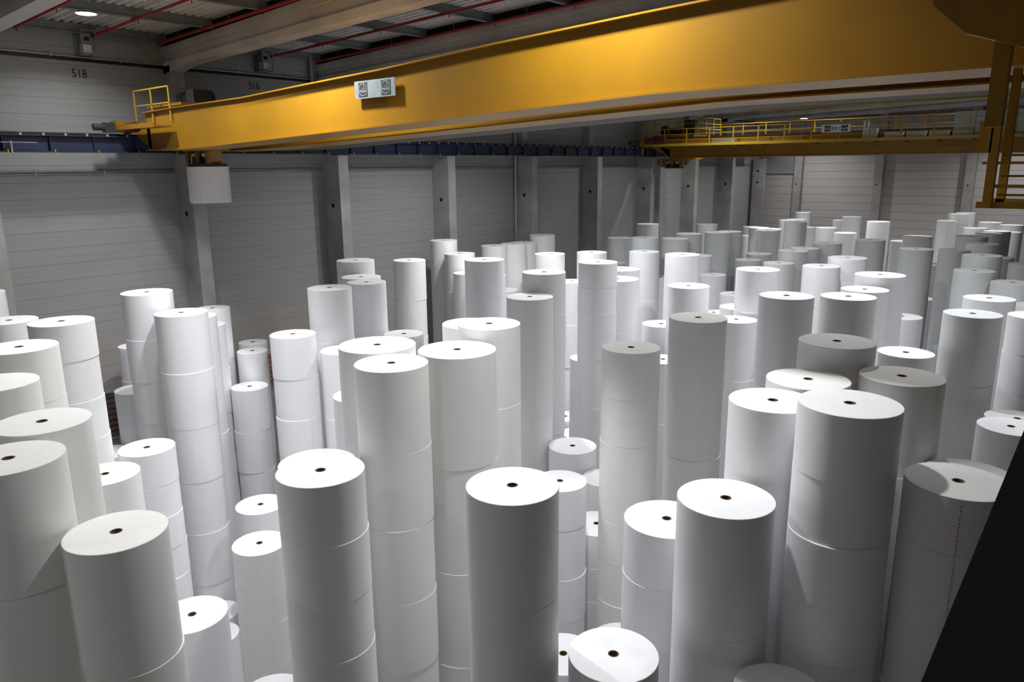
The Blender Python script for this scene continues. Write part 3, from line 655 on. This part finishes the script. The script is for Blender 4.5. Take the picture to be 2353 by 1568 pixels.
ROLLS = [
(-23.650,5.873,10.455,1.121,[1.742, 1.742, 1.742, 1.742, 1.742, 1.742],1,'w','top roll of narrow white stack cut by the left edge, farthest back there'),
(-21.253,5.773,10.009,1.250,[1.668, 1.668, 1.668, 1.668, 1.668, 1.668],1,'n','top roll of stack at the left edge with a bright top, behind the grey-sided one'),
(-17.446,5.687,10.479,1.250,[0.795, 0.905, 0.878, 0.878, 0.878, 0.878, 0.878, 0.878, 0.878, 0.878, 0.878, 0.878],4,'n','top roll of broad stack right of the left-edge group, its bright top marked with rings'),
(-15.840,4.390,10.402,1.288,[1.008, 1.044, 1.044, 1.044, 1.044, 1.044, 1.044, 1.044, 1.044, 1.044],2,'c','top roll of grey-sided stack at the left edge, third down among the edge tops'),
(-14.047,3.472,10.237,1.250,[2.047, 2.047, 2.047, 2.047, 2.047],1,'c','top roll of half-seen stack on the left edge, its core hole outside the picture'),
(-11.793,3.403,10.089,1.261,[2.018, 2.018, 2.018, 2.018, 2.018],1,'c','top roll of cream-topped left stack just above the lowest pair on that edge'),
(-10.695,2.647,10.039,1.278,[1.645, 1.679, 1.679, 1.679, 1.679, 1.679],2,'c','top roll of big shaded stack at the left edge, behind the nearest lower-left one'),
(-9.624,3.406,9.065,1.233,[1.75, 1.829, 1.829, 1.829, 1.829],2,'c','top roll of nearest dim stack at lower left with a large tilted cream top'),
(-20.877,9.026,10.323,1.319,[1.248, 1.196, 1.203, 1.113, 1.113, 1.113, 1.113, 1.113, 1.113],4,'w','top roll of tall wall-side stack left of the tallest left tower, three seams showing'),
(-19.498,9.264,9.874,1.335,[1.553, 1.56, 1.553, 1.529, 1.582, 2.098],6,'w','top roll of tallest left tower, smooth white, reaching up before the second pillar'),
(-21.730,10.745,9.275,1.222,[1.855, 1.855, 1.855, 1.855, 1.855],4,'w','top roll of thin-looking stack peeping out right of the tallest left tower'),
(-22.734,11.532,8.744,1.209,[1.457, 1.457, 1.457, 1.457, 1.457, 1.457],5,'w','top roll of lower sliver stack second to the right of the tallest left tower'),
(-23.650,12.320,9.063,1.091,[2.266, 2.266, 2.266, 2.266],2,'w','top roll of dim-topped stack against the wall foot of the second pillar'),
(-23.650,9.638,8.277,0.914,[1.057, 1.032, 1.032, 1.032, 1.032, 1.032, 1.032, 1.032],2,'w','top roll of small wall stack half hidden left of the three-seamed left tower'),
(-22.645,9.145,7.168,1.217,[1.086, 1.014, 1.014, 1.014, 1.014, 1.014, 1.014],2,'w','top roll of short wall stack by the dark louvred vent at left'),
(-17.286,7.039,7.244,1.231,[0.826, 0.802, 0.802, 0.802, 0.802, 0.802, 0.802, 0.802, 0.802],5,'w','top roll of low bright-topped stack just left of the tallest left tower base'),
(-22.241,7.927,5.604,1.233,[1.401, 1.401, 1.401, 1.401],1,'w','top roll of tiny low bright-topped stack peeping beside the broad ringed-top stack'),
(-14.799,5.189,7.866,1.231,[1.966, 1.966, 1.966, 1.966],1,'c','top roll of low stack behind the lower-left big one, hole touching its neighbour'),
(-21.833,12.366,6.645,1.165,[1.436, 1.414, 1.265, 1.265, 1.265],3,'w','top roll of slim bright-topped stack standing alone between left tower and white pair'),
(-22.776,13.126,7.561,1.000,[1.89, 1.89, 1.89, 1.89],3,'w','top roll of small slim stack behind the lone slim one, brighter of the two'),
(-23.650,13.672,7.638,0.957,[1.91, 1.91, 1.91, 1.91],1,'w','top roll of small slim grey-topped stack farthest back behind the lone slim one'),
(-17.900,11.593,9.087,1.250,[1.191, 1.178, 1.12, 1.12, 1.12, 1.12, 1.12, 1.12],3,'w','top roll of white stack right of the reddish vent with two faint seams'),
(-17.006,9.630,4.914,1.276,[2.457, 2.457],1,'l','top roll of low shaded stack left of the front four-layer tower, upper one'),
(-15.109,8.436,4.929,1.250,[0.923, 0.928, 1.026, 1.026, 1.026],4,'c','top roll of low stack left of the front four-layer tower, top crossed by shadow'),
(-12.529,5.523,5.575,1.250,[0.844, 0.789, 0.789, 0.789, 0.789, 0.789, 0.789],2,'w','top roll of low bright stack at the bottom, right of the nearest lower-left one'),
(-18.302,8.791,1.591,1.134,[1.591],1,'l','top roll of very low shaded stack in the gap right of the bottom bright one'),
(-17.294,8.240,1.627,1.055,[1.627],1,'w','top roll of very low half-lit stack hiding behind the bottom bright left one'),
(-10.261,5.696,4.869,1.165,[2.434, 2.434],1,'w','top roll of stack cut by the bottom edge, left of the front four-layer tower'),
(-8.603,5.851,9.375,1.250,[0.914, 0.934, 0.902, 0.946, 0.946, 0.946, 0.946, 0.946, 0.946, 0.946],4,'w','top roll of front four-layer tower left of centre with a dazzling top'),
(-10.330,6.973,8.683,1.303,[2.171, 2.171, 2.171, 2.171],1,'w','top roll of stack hidden right behind the front four-layer tower, only its rim showing'),
(-9.739,8.219,10.290,1.280,[1.468, 1.426, 1.431, 1.413, 1.517, 1.517, 1.517],5,'c','top roll of tall four-seamed white tower left of centre, in front of two others'),
(-9.526,9.638,10.288,1.456,[2.125, 2.125, 2.016, 2.011, 2.011],4,'c','top roll of tall tower right of the four-seamed one, widest bright top behind it'),
(-10.965,8.926,10.303,1.465,[1.312, 1.284, 1.284, 1.284, 1.284, 1.284, 1.284, 1.284],2,'w','top roll of wide-topped tower behind left of the four-seamed central tower'),
(-17.040,12.616,8.561,1.235,[1.934, 2.209, 2.209, 2.209],2,'w','top roll of half-hidden stack left of the wide-topped tower, shaded top'),
(-13.435,10.370,8.472,1.250,[2.118, 2.118, 2.118, 2.118],1,'w','top roll of low stack peeping between the vent-side stack and the wide-topped tower'),
(-18.285,13.204,10.157,1.280,[1.565, 1.718, 1.718, 1.718, 1.718, 1.718],3,'w','top roll of dim-topped stack left of a pair sharing a slanted shadow'),
(-18.794,15.000,10.060,1.222,[1.602, 1.692, 1.692, 1.692, 1.692, 1.692],2,'l','top roll of stack crossed by a slanted shadow, front one of the grey pair'),
(-19.952,15.704,10.046,1.303,[2.009, 2.009, 2.009, 2.009, 2.009],1,'c','top roll of grey-topped stack just behind the one with the slanted shadow'),
(-21.162,16.453,10.440,1.311,[1.74, 1.74, 1.74, 1.74, 1.74, 1.74],1,'l','top roll of grey stack standing before the third pillar, farthest of that cluster'),
(-21.768,19.521,10.099,1.250,[1.547, 1.481, 1.414, 1.414, 1.414, 1.414, 1.414],3,'c','top roll of lone stack before the wall between third and fourth pillars'),
(-23.650,23.271,10.465,1.195,[2.445, 2.673, 2.673, 2.673],2,'c','top roll of very slim tall stack right of the lone wall stack, cream sided'),
(-22.393,22.968,9.990,1.303,[1.581, 1.682, 1.682, 1.682, 1.682, 1.682],2,'n','top roll of bright-topped stack right of the very slim cream one'),
(-21.225,22.275,9.331,1.267,[2.333, 2.333, 2.333, 2.333],1,'l','top roll of grey stack half hidden left of the two-roll grey centre-back stack'),
(-19.930,22.157,9.346,1.224,[2.336, 2.336, 2.336, 2.336],0,'n','top roll of stack 143'),
(-15.945,17.465,10.734,1.250,[1.158, 1.197, 1.197, 1.197, 1.197, 1.197, 1.197, 1.197, 1.197],2,'l','top roll of grey-topped centre-back stack with one clear seam, left of centre'),
(-23.365,26.289,9.987,1.248,[1.997, 1.997, 1.997, 1.997, 1.997],1,'c','top roll of cream stack left of the four-banded one near the wall'),
(-23.262,27.593,9.976,1.259,[1.995, 1.995, 1.995, 1.995, 1.995],1,'c','top roll of cream sliver stack tucked between two cream stacks by the wall'),
(-23.677,28.859,9.912,1.302,[0.683, 0.732, 0.717, 0.707, 0.707, 0.707, 0.707, 0.707, 0.707, 0.707, 0.707, 0.707, 0.707, 0.707],2,'c','top roll of four-banded cream stack near the wall under the fifth pillar'),
(-23.566,30.231,10.183,1.307,[2.037, 2.037, 2.037, 2.037, 2.037],1,'l','top roll of lilac-grey stack against the wall right of the four-banded cream one'),
(-19.127,25.053,10.003,1.273,[2.001, 2.001, 2.001, 2.001, 2.001],1,'c','top roll of short bright-topped cream stack right of the four-banded one'),
(-13.210,17.027,10.611,1.261,[1.225, 1.22, 1.239, 1.155, 1.155, 1.155, 1.155, 1.155, 1.155],5,'l','top roll of grey-topped stack with three seams behind the greenish-white tall one'),
(-21.931,27.496,8.268,1.241,[2.067, 2.067, 2.067, 2.067],0,'n','top roll of stack 51'),
(-22.203,25.716,8.076,1.202,[1.615, 1.615, 1.615, 1.615, 1.615],1,'w','top roll of short bright stack in the gap right of the one-seam grey stack'),
(-12.743,15.791,10.107,1.282,[1.611, 1.695, 1.7, 1.7, 1.7, 1.7],3,'g','top roll of tall greenish-white stack just left of the picture centre'),
(-9.936,10.994,10.504,1.265,[1.629, 1.775, 1.775, 1.775, 1.775, 1.775],2,'w','top roll of white tower directly behind the dazzling centre front roll, upper half'),
(-11.160,11.735,10.229,1.250,[2.046, 2.046, 2.046, 2.046, 2.046],1,'w','top roll of tower half hidden left behind the white centre tower'),
(-17.541,15.369,8.475,1.243,[2.119, 2.119, 2.119, 2.119],1,'l','top roll of low shaded stack behind the wide-topped tower, small dark hole'),
(-11.395,15.986,6.010,1.323,[1.502, 1.502, 1.502, 1.502],1,'w','top roll of low stack in the centre gap, upper of two round tops there'),
(-9.448,12.773,6.602,1.224,[0.963, 1.231, 1.092, 1.106, 1.106, 1.106],4,'w','top roll of low stack just right of the dazzling centre front roll'),
(-10.108,15.659,5.516,1.206,[1.839, 1.839, 1.839],1,'w','top roll of low stack behind the centre gap pair, mostly hidden by them'),
(-9.339,14.145,5.035,1.339,[0.867, 0.887, 0.82, 0.82, 0.82, 0.82],3,'w','top roll of low stack squeezed between the centre gap and the cream four-seam tower'),
(-8.040,13.382,9.834,1.233,[1.024, 1.029, 1.802, 0.99, 0.998, 0.998, 0.998, 0.998, 0.998],6,'c','top roll of cream four-seam tower right of centre, short top roll'),
(-7.295,14.941,10.322,1.250,[1.578, 1.585, 1.432, 1.432, 1.432, 1.432, 1.432],3,'g','top roll of tall grey-green tower right of the cream one, arched shadow on it'),
(-9.069,21.107,9.061,1.230,[1.786, 1.819, 1.819, 1.819, 1.819],3,'w','top roll of bright-topped stack tucked right of the tall grey-green tower'),
(-6.362,17.631,10.541,1.250,[1.275, 1.324, 1.324, 1.324, 1.324, 1.324, 1.324, 1.324],2,'l','top roll of grey stack right of the grey-green tower, left of its twin'),
(-5.275,18.731,10.482,1.250,[2.096, 2.096, 2.096, 2.096, 2.096],1,'g','top roll of grey twin stack behind the wide grey-topped one, right of centre'),
(-5.688,21.655,10.234,1.211,[1.391, 1.474, 1.474, 1.474, 1.474, 1.474, 1.474],2,'w','top roll of bright-topped stack just behind right of the grey twin'),
(-5.678,23.028,10.481,1.331,[1.288, 1.313, 1.313, 1.313, 1.313, 1.313, 1.313, 1.313],2,'w','top roll of broad bright stack rising behind the grey twins, higher of two'),
(-5.901,27.212,8.570,1.250,[2.143, 2.143, 2.143, 2.143],1,'w','top roll of short bright stack right of the broad bright one, half hidden'),
(-3.902,13.430,10.555,1.269,[1.759, 1.759, 1.759, 1.759, 1.759, 1.759],1,'l','top roll of wide grey-topped stack right of centre, above the cream wide top'),
(-4.064,19.536,9.121,1.250,[2.28, 2.28, 2.28, 2.28],1,'n','top roll of stack whose bright top carries a dark curved shadow at its left'),
(-3.870,11.975,10.196,1.292,[2.039, 2.039, 2.039, 2.039, 2.039],1,'c','top roll of cream wide-topped stack behind the right front pair of white towers'),
(-2.701,12.901,10.246,1.259,[1.513, 1.456, 1.456, 1.456, 1.456, 1.456, 1.456],4,'c','top roll of tall taped cream-grey stack behind right of the tallest right tower'),
(-3.931,10.655,10.156,1.271,[1.723, 1.687, 1.687, 1.687, 1.687, 1.687],3,'n','top roll of bright wide tower left of the tallest right tower, second from front'),
(-2.700,10.105,10.498,1.298,[0.922, 0.888, 0.887, 0.857, 0.868, 0.868, 0.868, 0.868, 0.868, 0.868, 0.868, 0.868],5,'w','top roll of tallest right front tower with five layers and a slanting shadow'),
(-3.971,9.253,9.072,1.327,[1.824, 1.812, 1.812, 1.812, 1.812],2,'w','top roll of big white front roll stack right of centre with a bright top'),
(-5.209,9.901,8.117,1.343,[0.903, 0.864, 0.907, 0.907, 0.907, 0.907, 0.907, 0.907, 0.907],3,'w','top roll of low bright stack partly hidden left of the big right front one'),
(-4.853,7.831,6.981,1.250,[1.396, 1.396, 1.396, 1.396, 1.396],1,'w','top roll of low bright-topped stack at the bottom, right of the dazzling centre one'),
(-6.658,11.051,4.615,1.250,[2.308, 2.308],1,'w','top roll of sliver of a low stack behind the bottom bright-topped one'),
(-7.196,9.861,4.775,1.250,[1.592, 1.592, 1.592],1,'w','top roll of low stack glimpsed between the dazzling centre one and bottom right neighbour'),
(-2.818,8.649,6.897,1.160,[2.299, 2.299, 2.299],1,'n','top roll of stack cut by the bottom edge right of centre, rim only'),
(-1.416,10.551,9.589,1.250,[0.767, 1.162, 1.094, 1.094, 1.094, 1.094, 1.094, 1.094, 1.094],3,'d','top roll of near right dim stack with a dark dashed tear line and half-shadowed top'),
(-1.522,12.376,9.039,1.241,[1.507, 1.507, 1.507, 1.507, 1.507, 1.507],2,'d','top roll of dim stack whose rim shows just behind the dashed-line one'),
(-1.617,18.105,8.173,1.241,[2.043, 2.043, 2.043, 2.043],3,'l','top roll of shaded stack at the right edge just above the black strut'),
(-1.643,19.417,7.985,1.269,[1.996, 1.996, 1.996, 1.996],4,'d','top roll of dark-topped stack hidden behind the shaded right-edge one'),
(-2.937,20.621,10.044,1.250,[1.679, 1.673, 1.673, 1.673, 1.673, 1.673],3,'s','top roll of tall slate-sided stack at far right with a pale top'),
(-3.067,23.957,9.943,1.250,[1.989, 1.989, 1.989, 1.989, 1.989],2,'w','top roll of bright-topped stack behind the tall slate-sided far-right one'),
(-2.350,28.298,9.192,1.246,[1.532, 1.532, 1.532, 1.532, 1.532, 1.532],1,'w','top roll of bright top at the right edge, small, above the half-lit tower'),
(-1.799,22.351,9.850,1.250,[0.941, 0.99, 0.99, 0.99, 0.99, 0.99, 0.99, 0.99, 0.99, 0.99],3,'w','top roll of half-lit tower on the right edge with a white left flank'),
(-3.165,29.360,9.706,1.252,[1.941, 1.941, 1.941, 1.941, 1.941],1,'s','top roll of slate stack at the right edge, its grey top below the farther ones'),
(-4.376,29.911,9.943,1.261,[1.989, 1.989, 1.989, 1.989, 1.989],1,'s','top roll of slate-grey stack left of the right-edge slate one'),
(-4.403,31.322,10.337,1.250,[2.067, 2.067, 2.067, 2.067, 2.067],1,'s','top roll of slate stack directly behind the larger slate-grey one at right'),
(-6.326,37.436,9.866,1.233,[1.376, 1.415, 1.415, 1.415, 1.415, 1.415, 1.415],4,'s','top roll of slim tall slate stack with one faint seam at right'),
(-7.071,33.776,10.181,1.250,[2.036, 2.036, 2.036, 2.036, 2.036],2,'s','top roll of tall dark slate stack left of the slim one'),
(-9.308,41.603,9.746,1.250,[1.949, 1.949, 1.949, 1.949, 1.949],1,'s','top roll of slate stack just behind the tall dark one, small pale top'),
(-9.603,36.693,10.184,1.250,[2.037, 2.037, 2.037, 2.037, 2.037],1,'s','top roll of slate stack left of the tall dark one, in the fourth row back'),
(-7.994,27.871,10.337,1.292,[0.842, 0.863, 0.863, 0.863, 0.863, 0.863, 0.863, 0.863, 0.863, 0.863, 0.863, 0.863],2,'w','top roll of pale lilac stack behind the bright pair right of centre'),
(-8.459,26.577,10.144,1.230,[1.394, 1.458, 1.458, 1.458, 1.458, 1.458, 1.458],2,'w','top roll of slender bright stack between the lilac and the first broad bright one'),
(-9.037,22.434,10.436,1.292,[1.27, 1.309, 1.309, 1.309, 1.309, 1.309, 1.309, 1.309],2,'w','top roll of first broad bright stack right of centre with glowing lower edge'),
(-11.818,31.531,9.493,1.250,[1.899, 1.899, 1.899, 1.899, 1.899],1,'n','top roll of pale stack just behind right of the first broad bright one'),
(-11.702,32.821,9.903,1.250,[1.981, 1.981, 1.981, 1.981, 1.981],1,'s','top roll of slate stack behind the slender bright one, left of two'),
(-11.672,34.150,9.902,1.243,[1.98, 1.98, 1.98, 1.98, 1.98],1,'s','top roll of slate sliver stack right behind the left slate of the middle row'),
(-11.069,35.329,10.074,1.265,[1.679, 1.679, 1.679, 1.679, 1.679, 1.679],1,'s','top roll of slate stack in the middle row, round top, right of a sliver'),
(-15.613,43.853,10.321,1.250,[1.17, 1.144, 1.144, 1.144, 1.144, 1.144, 1.144, 1.144, 1.144],2,'w','top roll of white far stack crossed by a slanted shadow, before the end wall'),
(-18.429,51.895,9.898,1.254,[1.98, 1.98, 1.98, 1.98, 1.98],0,'n','top roll of stack 104'),
(-18.466,50.598,9.929,1.248,[1.986, 1.986, 1.986, 1.986, 1.986],1,'s','top roll of grey far stack half hidden left of the shadow-crossed white one'),
(-20.580,59.300,9.921,1.197,[1.984, 1.984, 1.984, 1.984, 1.984],1,'w','top roll of slim bright far stack rising highest by the first end-wall pillar'),
(-19.843,58.276,8.883,1.237,[1.777, 1.777, 1.777, 1.777, 1.777],1,'w','top roll of small bright far stack under the highest slim one'),
(-15.584,49.238,9.639,1.250,[1.606, 1.606, 1.606, 1.606, 1.606, 1.606],1,'s','top roll of grey far stack right of the shadow-crossed white one'),
(-17.489,58.731,9.469,1.250,[1.894, 1.894, 1.894, 1.894, 1.894],1,'w','top roll of far stack peeping left of the bright one by the second end pillar'),
(-16.268,56.856,9.872,1.250,[1.974, 1.974, 1.974, 1.974, 1.974],1,'n','top roll of bright-rimmed far stack just left of the second end-wall pillar'),
(-13.885,47.519,9.515,1.250,[1.903, 1.903, 1.903, 1.903, 1.903],1,'w','top roll of pale far stack in front of the bright-rimmed one'),
(-12.310,48.368,10.199,1.250,[2.04, 2.04, 2.04, 2.04, 2.04],2,'l','top roll of lilac far stack standing in front of the second end-wall pillar'),
(-8.431,40.297,10.130,1.280,[1.447, 1.447, 1.447, 1.447, 1.447, 1.447, 1.447],1,'s','top roll of far stack with glowing rim left of the tall slim grey one'),
(-10.264,56.859,9.821,1.168,[1.964, 1.964, 1.964, 1.964, 1.964],2,'n','top roll of tall slim grey far stack before the third end-wall pillar'),
(-9.841,58.059,10.208,1.210,[0.663, 0.682, 0.682, 0.682, 0.682, 0.682, 0.682, 0.682, 0.682, 0.682, 0.682, 0.682, 0.682, 0.682, 0.682],2,'c','top roll of bright far stack behind the tall slim grey one, with a seam'),
(-9.645,59.300,10.228,1.174,[2.046, 2.046, 2.046, 2.046, 2.046],1,'w','top roll of white far stack at the foot of the third end-wall pillar'),
(-7.518,54.844,9.938,1.261,[1.988, 1.988, 1.988, 1.988, 1.988],1,'n','top roll of far right stack with a thin bright rim, left of the edge one'),
(-6.306,54.264,9.865,1.244,[1.644, 1.644, 1.644, 1.644, 1.644, 1.644],1,'n','top roll of far stack at the right edge below the hanging ladder frame'),
(-7.342,48.963,9.992,1.250,[1.998, 1.998, 1.998, 1.998, 1.998],1,'s','top roll of small slate far stack peeping under the bright seamed one'),
(-6.028,46.544,10.054,1.254,[2.011, 2.011, 2.011, 2.011, 2.011],1,'s','top roll of slate far stack half covered right of a white-rimmed one'),
(-6.164,45.153,10.023,1.248,[2.005, 2.005, 2.005, 2.005, 2.005],1,'n','top roll of white-rimmed far stack in front of a slate one at right'),
(-6.045,51.032,9.689,1.250,[1.938, 1.938, 1.938, 1.938, 1.938],1,'n','top roll of far stack third from the right edge, small and pale'),
(-6.059,39.597,10.304,1.273,[1.472, 1.472, 1.472, 1.472, 1.472, 1.472, 1.472],1,'s','top roll of slate far stack with broad light rim in front of the white-rimmed one'),
(-5.449,38.400,10.102,1.276,[2.02, 2.02, 2.02, 2.02, 2.02],1,'w','top roll of small bright round top glimpsed beside the broad-rimmed slate stack'),
(-5.323,42.999,9.074,1.250,[1.815, 1.815, 1.815, 1.815, 1.815],1,'n','top roll of bright-rimmed stack low at far right, right of two slate ones'),
(-3.572,36.657,9.524,1.250,[1.905, 1.905, 1.905, 1.905, 1.905],1,'s','top roll of slate stack cut by the right edge, behind the pale-topped ones'),
(-15.440,39.307,10.169,1.241,[2.034, 2.034, 2.034, 2.034, 2.034],1,'w','top roll of bright middle-row stack with smooth round flank under the far crane'),
(-15.868,40.679,10.125,1.269,[1.446, 1.446, 1.446, 1.446, 1.446, 1.446, 1.446],1,'w','top roll of stack just behind the smooth bright one, its right rim showing'),
(-19.081,47.123,9.627,1.250,[1.925, 1.925, 1.925, 1.925, 1.925],1,'n','top roll of grey rim stack behind left of the smooth bright one'),
(-22.800,54.847,9.015,1.250,[1.803, 1.803, 1.803, 1.803, 1.803],1,'n','top roll of small pinkish-grey far stack before the corner pillar'),
(-21.446,51.596,8.659,1.250,[2.165, 2.165, 2.165, 2.165],1,'w','top roll of small bright stack left of the smooth bright middle-row one'),
(-16.495,36.869,10.223,1.254,[1.032, 1.021, 1.021, 1.021, 1.021, 1.021, 1.021, 1.021, 1.021, 1.021],3,'s','top roll of slate stack behind a taller slate one, left of the small bright one'),
(-16.519,35.561,10.270,1.248,[1.467, 1.467, 1.467, 1.467, 1.467, 1.467, 1.467],2,'s','top roll of tall slate stack with curved light edge in the middle row'),
(-20.836,43.288,10.019,1.250,[2.004, 2.004, 2.004, 2.004, 2.004],1,'w','top roll of bright slim stack near the wall, right one of two'),
(-17.772,34.902,10.192,1.292,[1.699, 1.699, 1.699, 1.699, 1.699, 1.699],1,'s','top roll of slate stack by the wall crossed by a slanting light edge'),
(-17.830,33.565,10.051,1.282,[2.01, 2.01, 2.01, 2.01, 2.01],1,'s','top roll of slate stack in front left of the slanting-light one'),
(-21.897,37.904,10.328,1.250,[2.066, 2.066, 2.066, 2.066, 2.066],1,'n','top roll of bright-sided slim stack near the wall under the far gripper'),
(-17.958,30.863,10.294,1.246,[1.471, 1.471, 1.471, 1.471, 1.471, 1.471, 1.471],1,'s','top roll of lilac-grey stack in front of the bright-sided slim one'),
(-21.514,34.303,9.833,1.276,[1.967, 1.967, 1.967, 1.967, 1.967],1,'s','top roll of grey-green stack left of the lilac-grey one, by the wall'),
(-16.002,27.492,10.074,1.250,[2.015, 2.015, 2.015, 2.015, 2.015],2,'l','top roll of lilac stack behind the front white tall ones, right of centre-back'),
(-13.060,25.216,10.365,1.276,[2.073, 2.073, 2.073, 2.073, 2.073],1,'w','top roll of bright white stack right of the lilac one, hole faint'),
(-16.204,32.945,9.378,1.252,[1.876, 1.876, 1.876, 1.876, 1.876],1,'l','top roll of grey stack hidden right behind the bright white one'),
(-10.847,21.424,9.877,1.313,[1.646, 1.646, 1.646, 1.646, 1.646, 1.646],2,'w','top roll of white stack below the bright white one, behind the grey-green tower'),
(-17.773,32.206,8.315,1.237,[2.079, 2.079, 2.079, 2.079],1,'w','top roll of slim pale stack left of the two stacked-looking bright ones'),
(-15.097,32.159,8.641,1.246,[1.728, 1.728, 1.728, 1.728, 1.728],1,'l','top roll of small lilac stack right of the bright white pair'),
(-13.108,30.174,8.213,1.250,[2.053, 2.053, 2.053, 2.053],1,'l','top roll of tiny lilac rim stack in the gap right of the small lilac one'),
(-10.094,23.654,8.953,1.250,[1.791, 1.791, 1.791, 1.791, 1.791],1,'n','top roll of low pale round top left of the first broad bright stack'),
(-11.762,25.326,8.305,1.237,[1.661, 1.661, 1.661, 1.661, 1.661],1,'n','top roll of very low round top just above the grey-green tower'),
(-12.056,21.963,8.403,1.254,[2.101, 2.101, 2.101, 2.101],1,'w','top roll of low bright stack between the white centre-right ones'),
(-10.927,20.101,7.733,1.219,[1.933, 1.933, 1.933, 1.933],3,'w','top roll of deep low bright top between cream and grey-green towers'),
(-12.957,20.626,10.008,1.347,[1.674, 1.667, 1.667, 1.667, 1.667, 1.667],2,'w','top roll of lilac-shaded white tower behind the cream four-seam tower'),
(-12.852,19.286,10.699,1.204,[0.747, 0.795, 0.711, 0.763, 1.576, 1.527, 1.527, 1.527, 1.527],7,'w','top roll of slim tower of many short rolls left of the lilac-shaded one'),
(-14.033,22.555,10.034,1.280,[1.672, 1.672, 1.672, 1.672, 1.672, 1.672],1,'w','top roll of bright-rimmed stack peeping right above the lilac-shaded tower'),
(-17.772,26.209,10.049,1.265,[2.01, 2.01, 2.01, 2.01, 2.01],1,'c','top roll of small bright-topped stack behind the tower of many short rolls'),
(-17.792,24.816,8.986,1.231,[1.755, 1.808, 1.808, 1.808, 1.808],3,'w','top roll of bright-topped stack left of the tower of many short rolls'),
(-14.645,21.377,6.932,1.213,[2.311, 2.311, 2.311],2,'w','top roll of shadowed narrow stack in the deep gap left of the many-roll tower'),
(-16.757,23.006,3.844,1.304,[1.922, 1.922],1,'w','top roll of very low bright top deep in the central gap, upper of two'),
(-15.642,22.233,3.615,1.265,[1.808, 1.808],1,'w','top roll of very low bright top deep in the central gap, lower of two'),
(-21.017,33.027,8.660,1.237,[2.165, 2.165, 2.165, 2.165],1,'s','top roll of dim small stack between two middle stacks near centre-right'),
(-14.907,35.728,8.986,1.244,[1.797, 1.797, 1.797, 1.797, 1.797],1,'s','top roll of dark slate sliver stack left of a grey middle-row one'),
(-14.922,37.076,9.161,1.261,[2.29, 2.29, 2.29, 2.29],1,'s','top roll of grey middle-row stack just above the first broad bright one'),
(-7.786,42.750,8.553,1.250,[2.138, 2.138, 2.138, 2.138],1,'w','top roll of pale sliver of a stack between two dark slate ones at right'),
(-7.750,39.060,7.329,1.235,[2.443, 2.443, 2.443],1,'w','top roll of bright low sliver stack just right of the dark slate one'),
(-5.932,36.204,5.735,1.248,[1.912, 1.912, 1.912],1,'w','top roll of low half-hidden stack left of the tall slate-sided far-right one'),
(-6.026,7.077,9.440,1.250,[1.548, 1.578, 1.578, 1.578, 1.578, 1.578],2,'w','top roll of dazzling-topped centre front tower, the roundest white roll top in view'),
]
for rec in ROLLS: place(rec)
st = mk('paper_roll', stuff, PAPER_SIDE); st.color = (.85, .85, .87, 1); tag(st, 'buried lower white paper rolls filling the gaps deep between the stacks', 'paper roll', None, 'stuff')

# roll held by the near crane
h = 1.12; o = mk('paper_roll', roll_mesh(1.25, h), [PAPER_SIDE, PAPER_END]); o.location = (gx, gy, ZC+gz-h); o.color = TINT['w']
tag(o, 'white paper roll hanging in the air under the near crane, before the left wall', 'paper roll'); core(o, h)

# dashed tear line down the big roll at the right

rolls81 = [o for o in bpy.data.objects if o.get('label', '').find('dashed tear line') > 0]
for o in rolls81[:2]:
    b = B(); ht = o.dimensions.z; R_ = 0.6250; a_ = math.radians(-76.11); zs = [.03]
    while zs[-1] < ht-.08: zs += [zs[-1]+.022+.012*rnd.random()]; zs += [zs[-1]+.028]
    rows = [[b.verts.new(((R_+.014)*math.cos(a_+d), (R_+.014)*math.sin(a_+d), z)) for d in (-.006, .006)] for z in zs]
    for k in range(len(rows)-1):
        f = b.faces.new((rows[k][0], rows[k][1], rows[k+1][1], rows[k+1][0])); f.material_index = k % 2
    me = bpy.data.meshes.new('tear_strip'); bmesh.ops.recalc_face_normals(b, faces=b.faces[:]); b.to_mesh(me); b.free(); me.materials.append(M_['dred']); me.materials.append(PAPER_SIDE)
    q = bpy.data.objects.new('tear_strip', me); C.objects.link(q); o.rotation_euler.z = 0; q.parent = o; q.color = o.color; q['label'] = 'dark dashed perforation line'
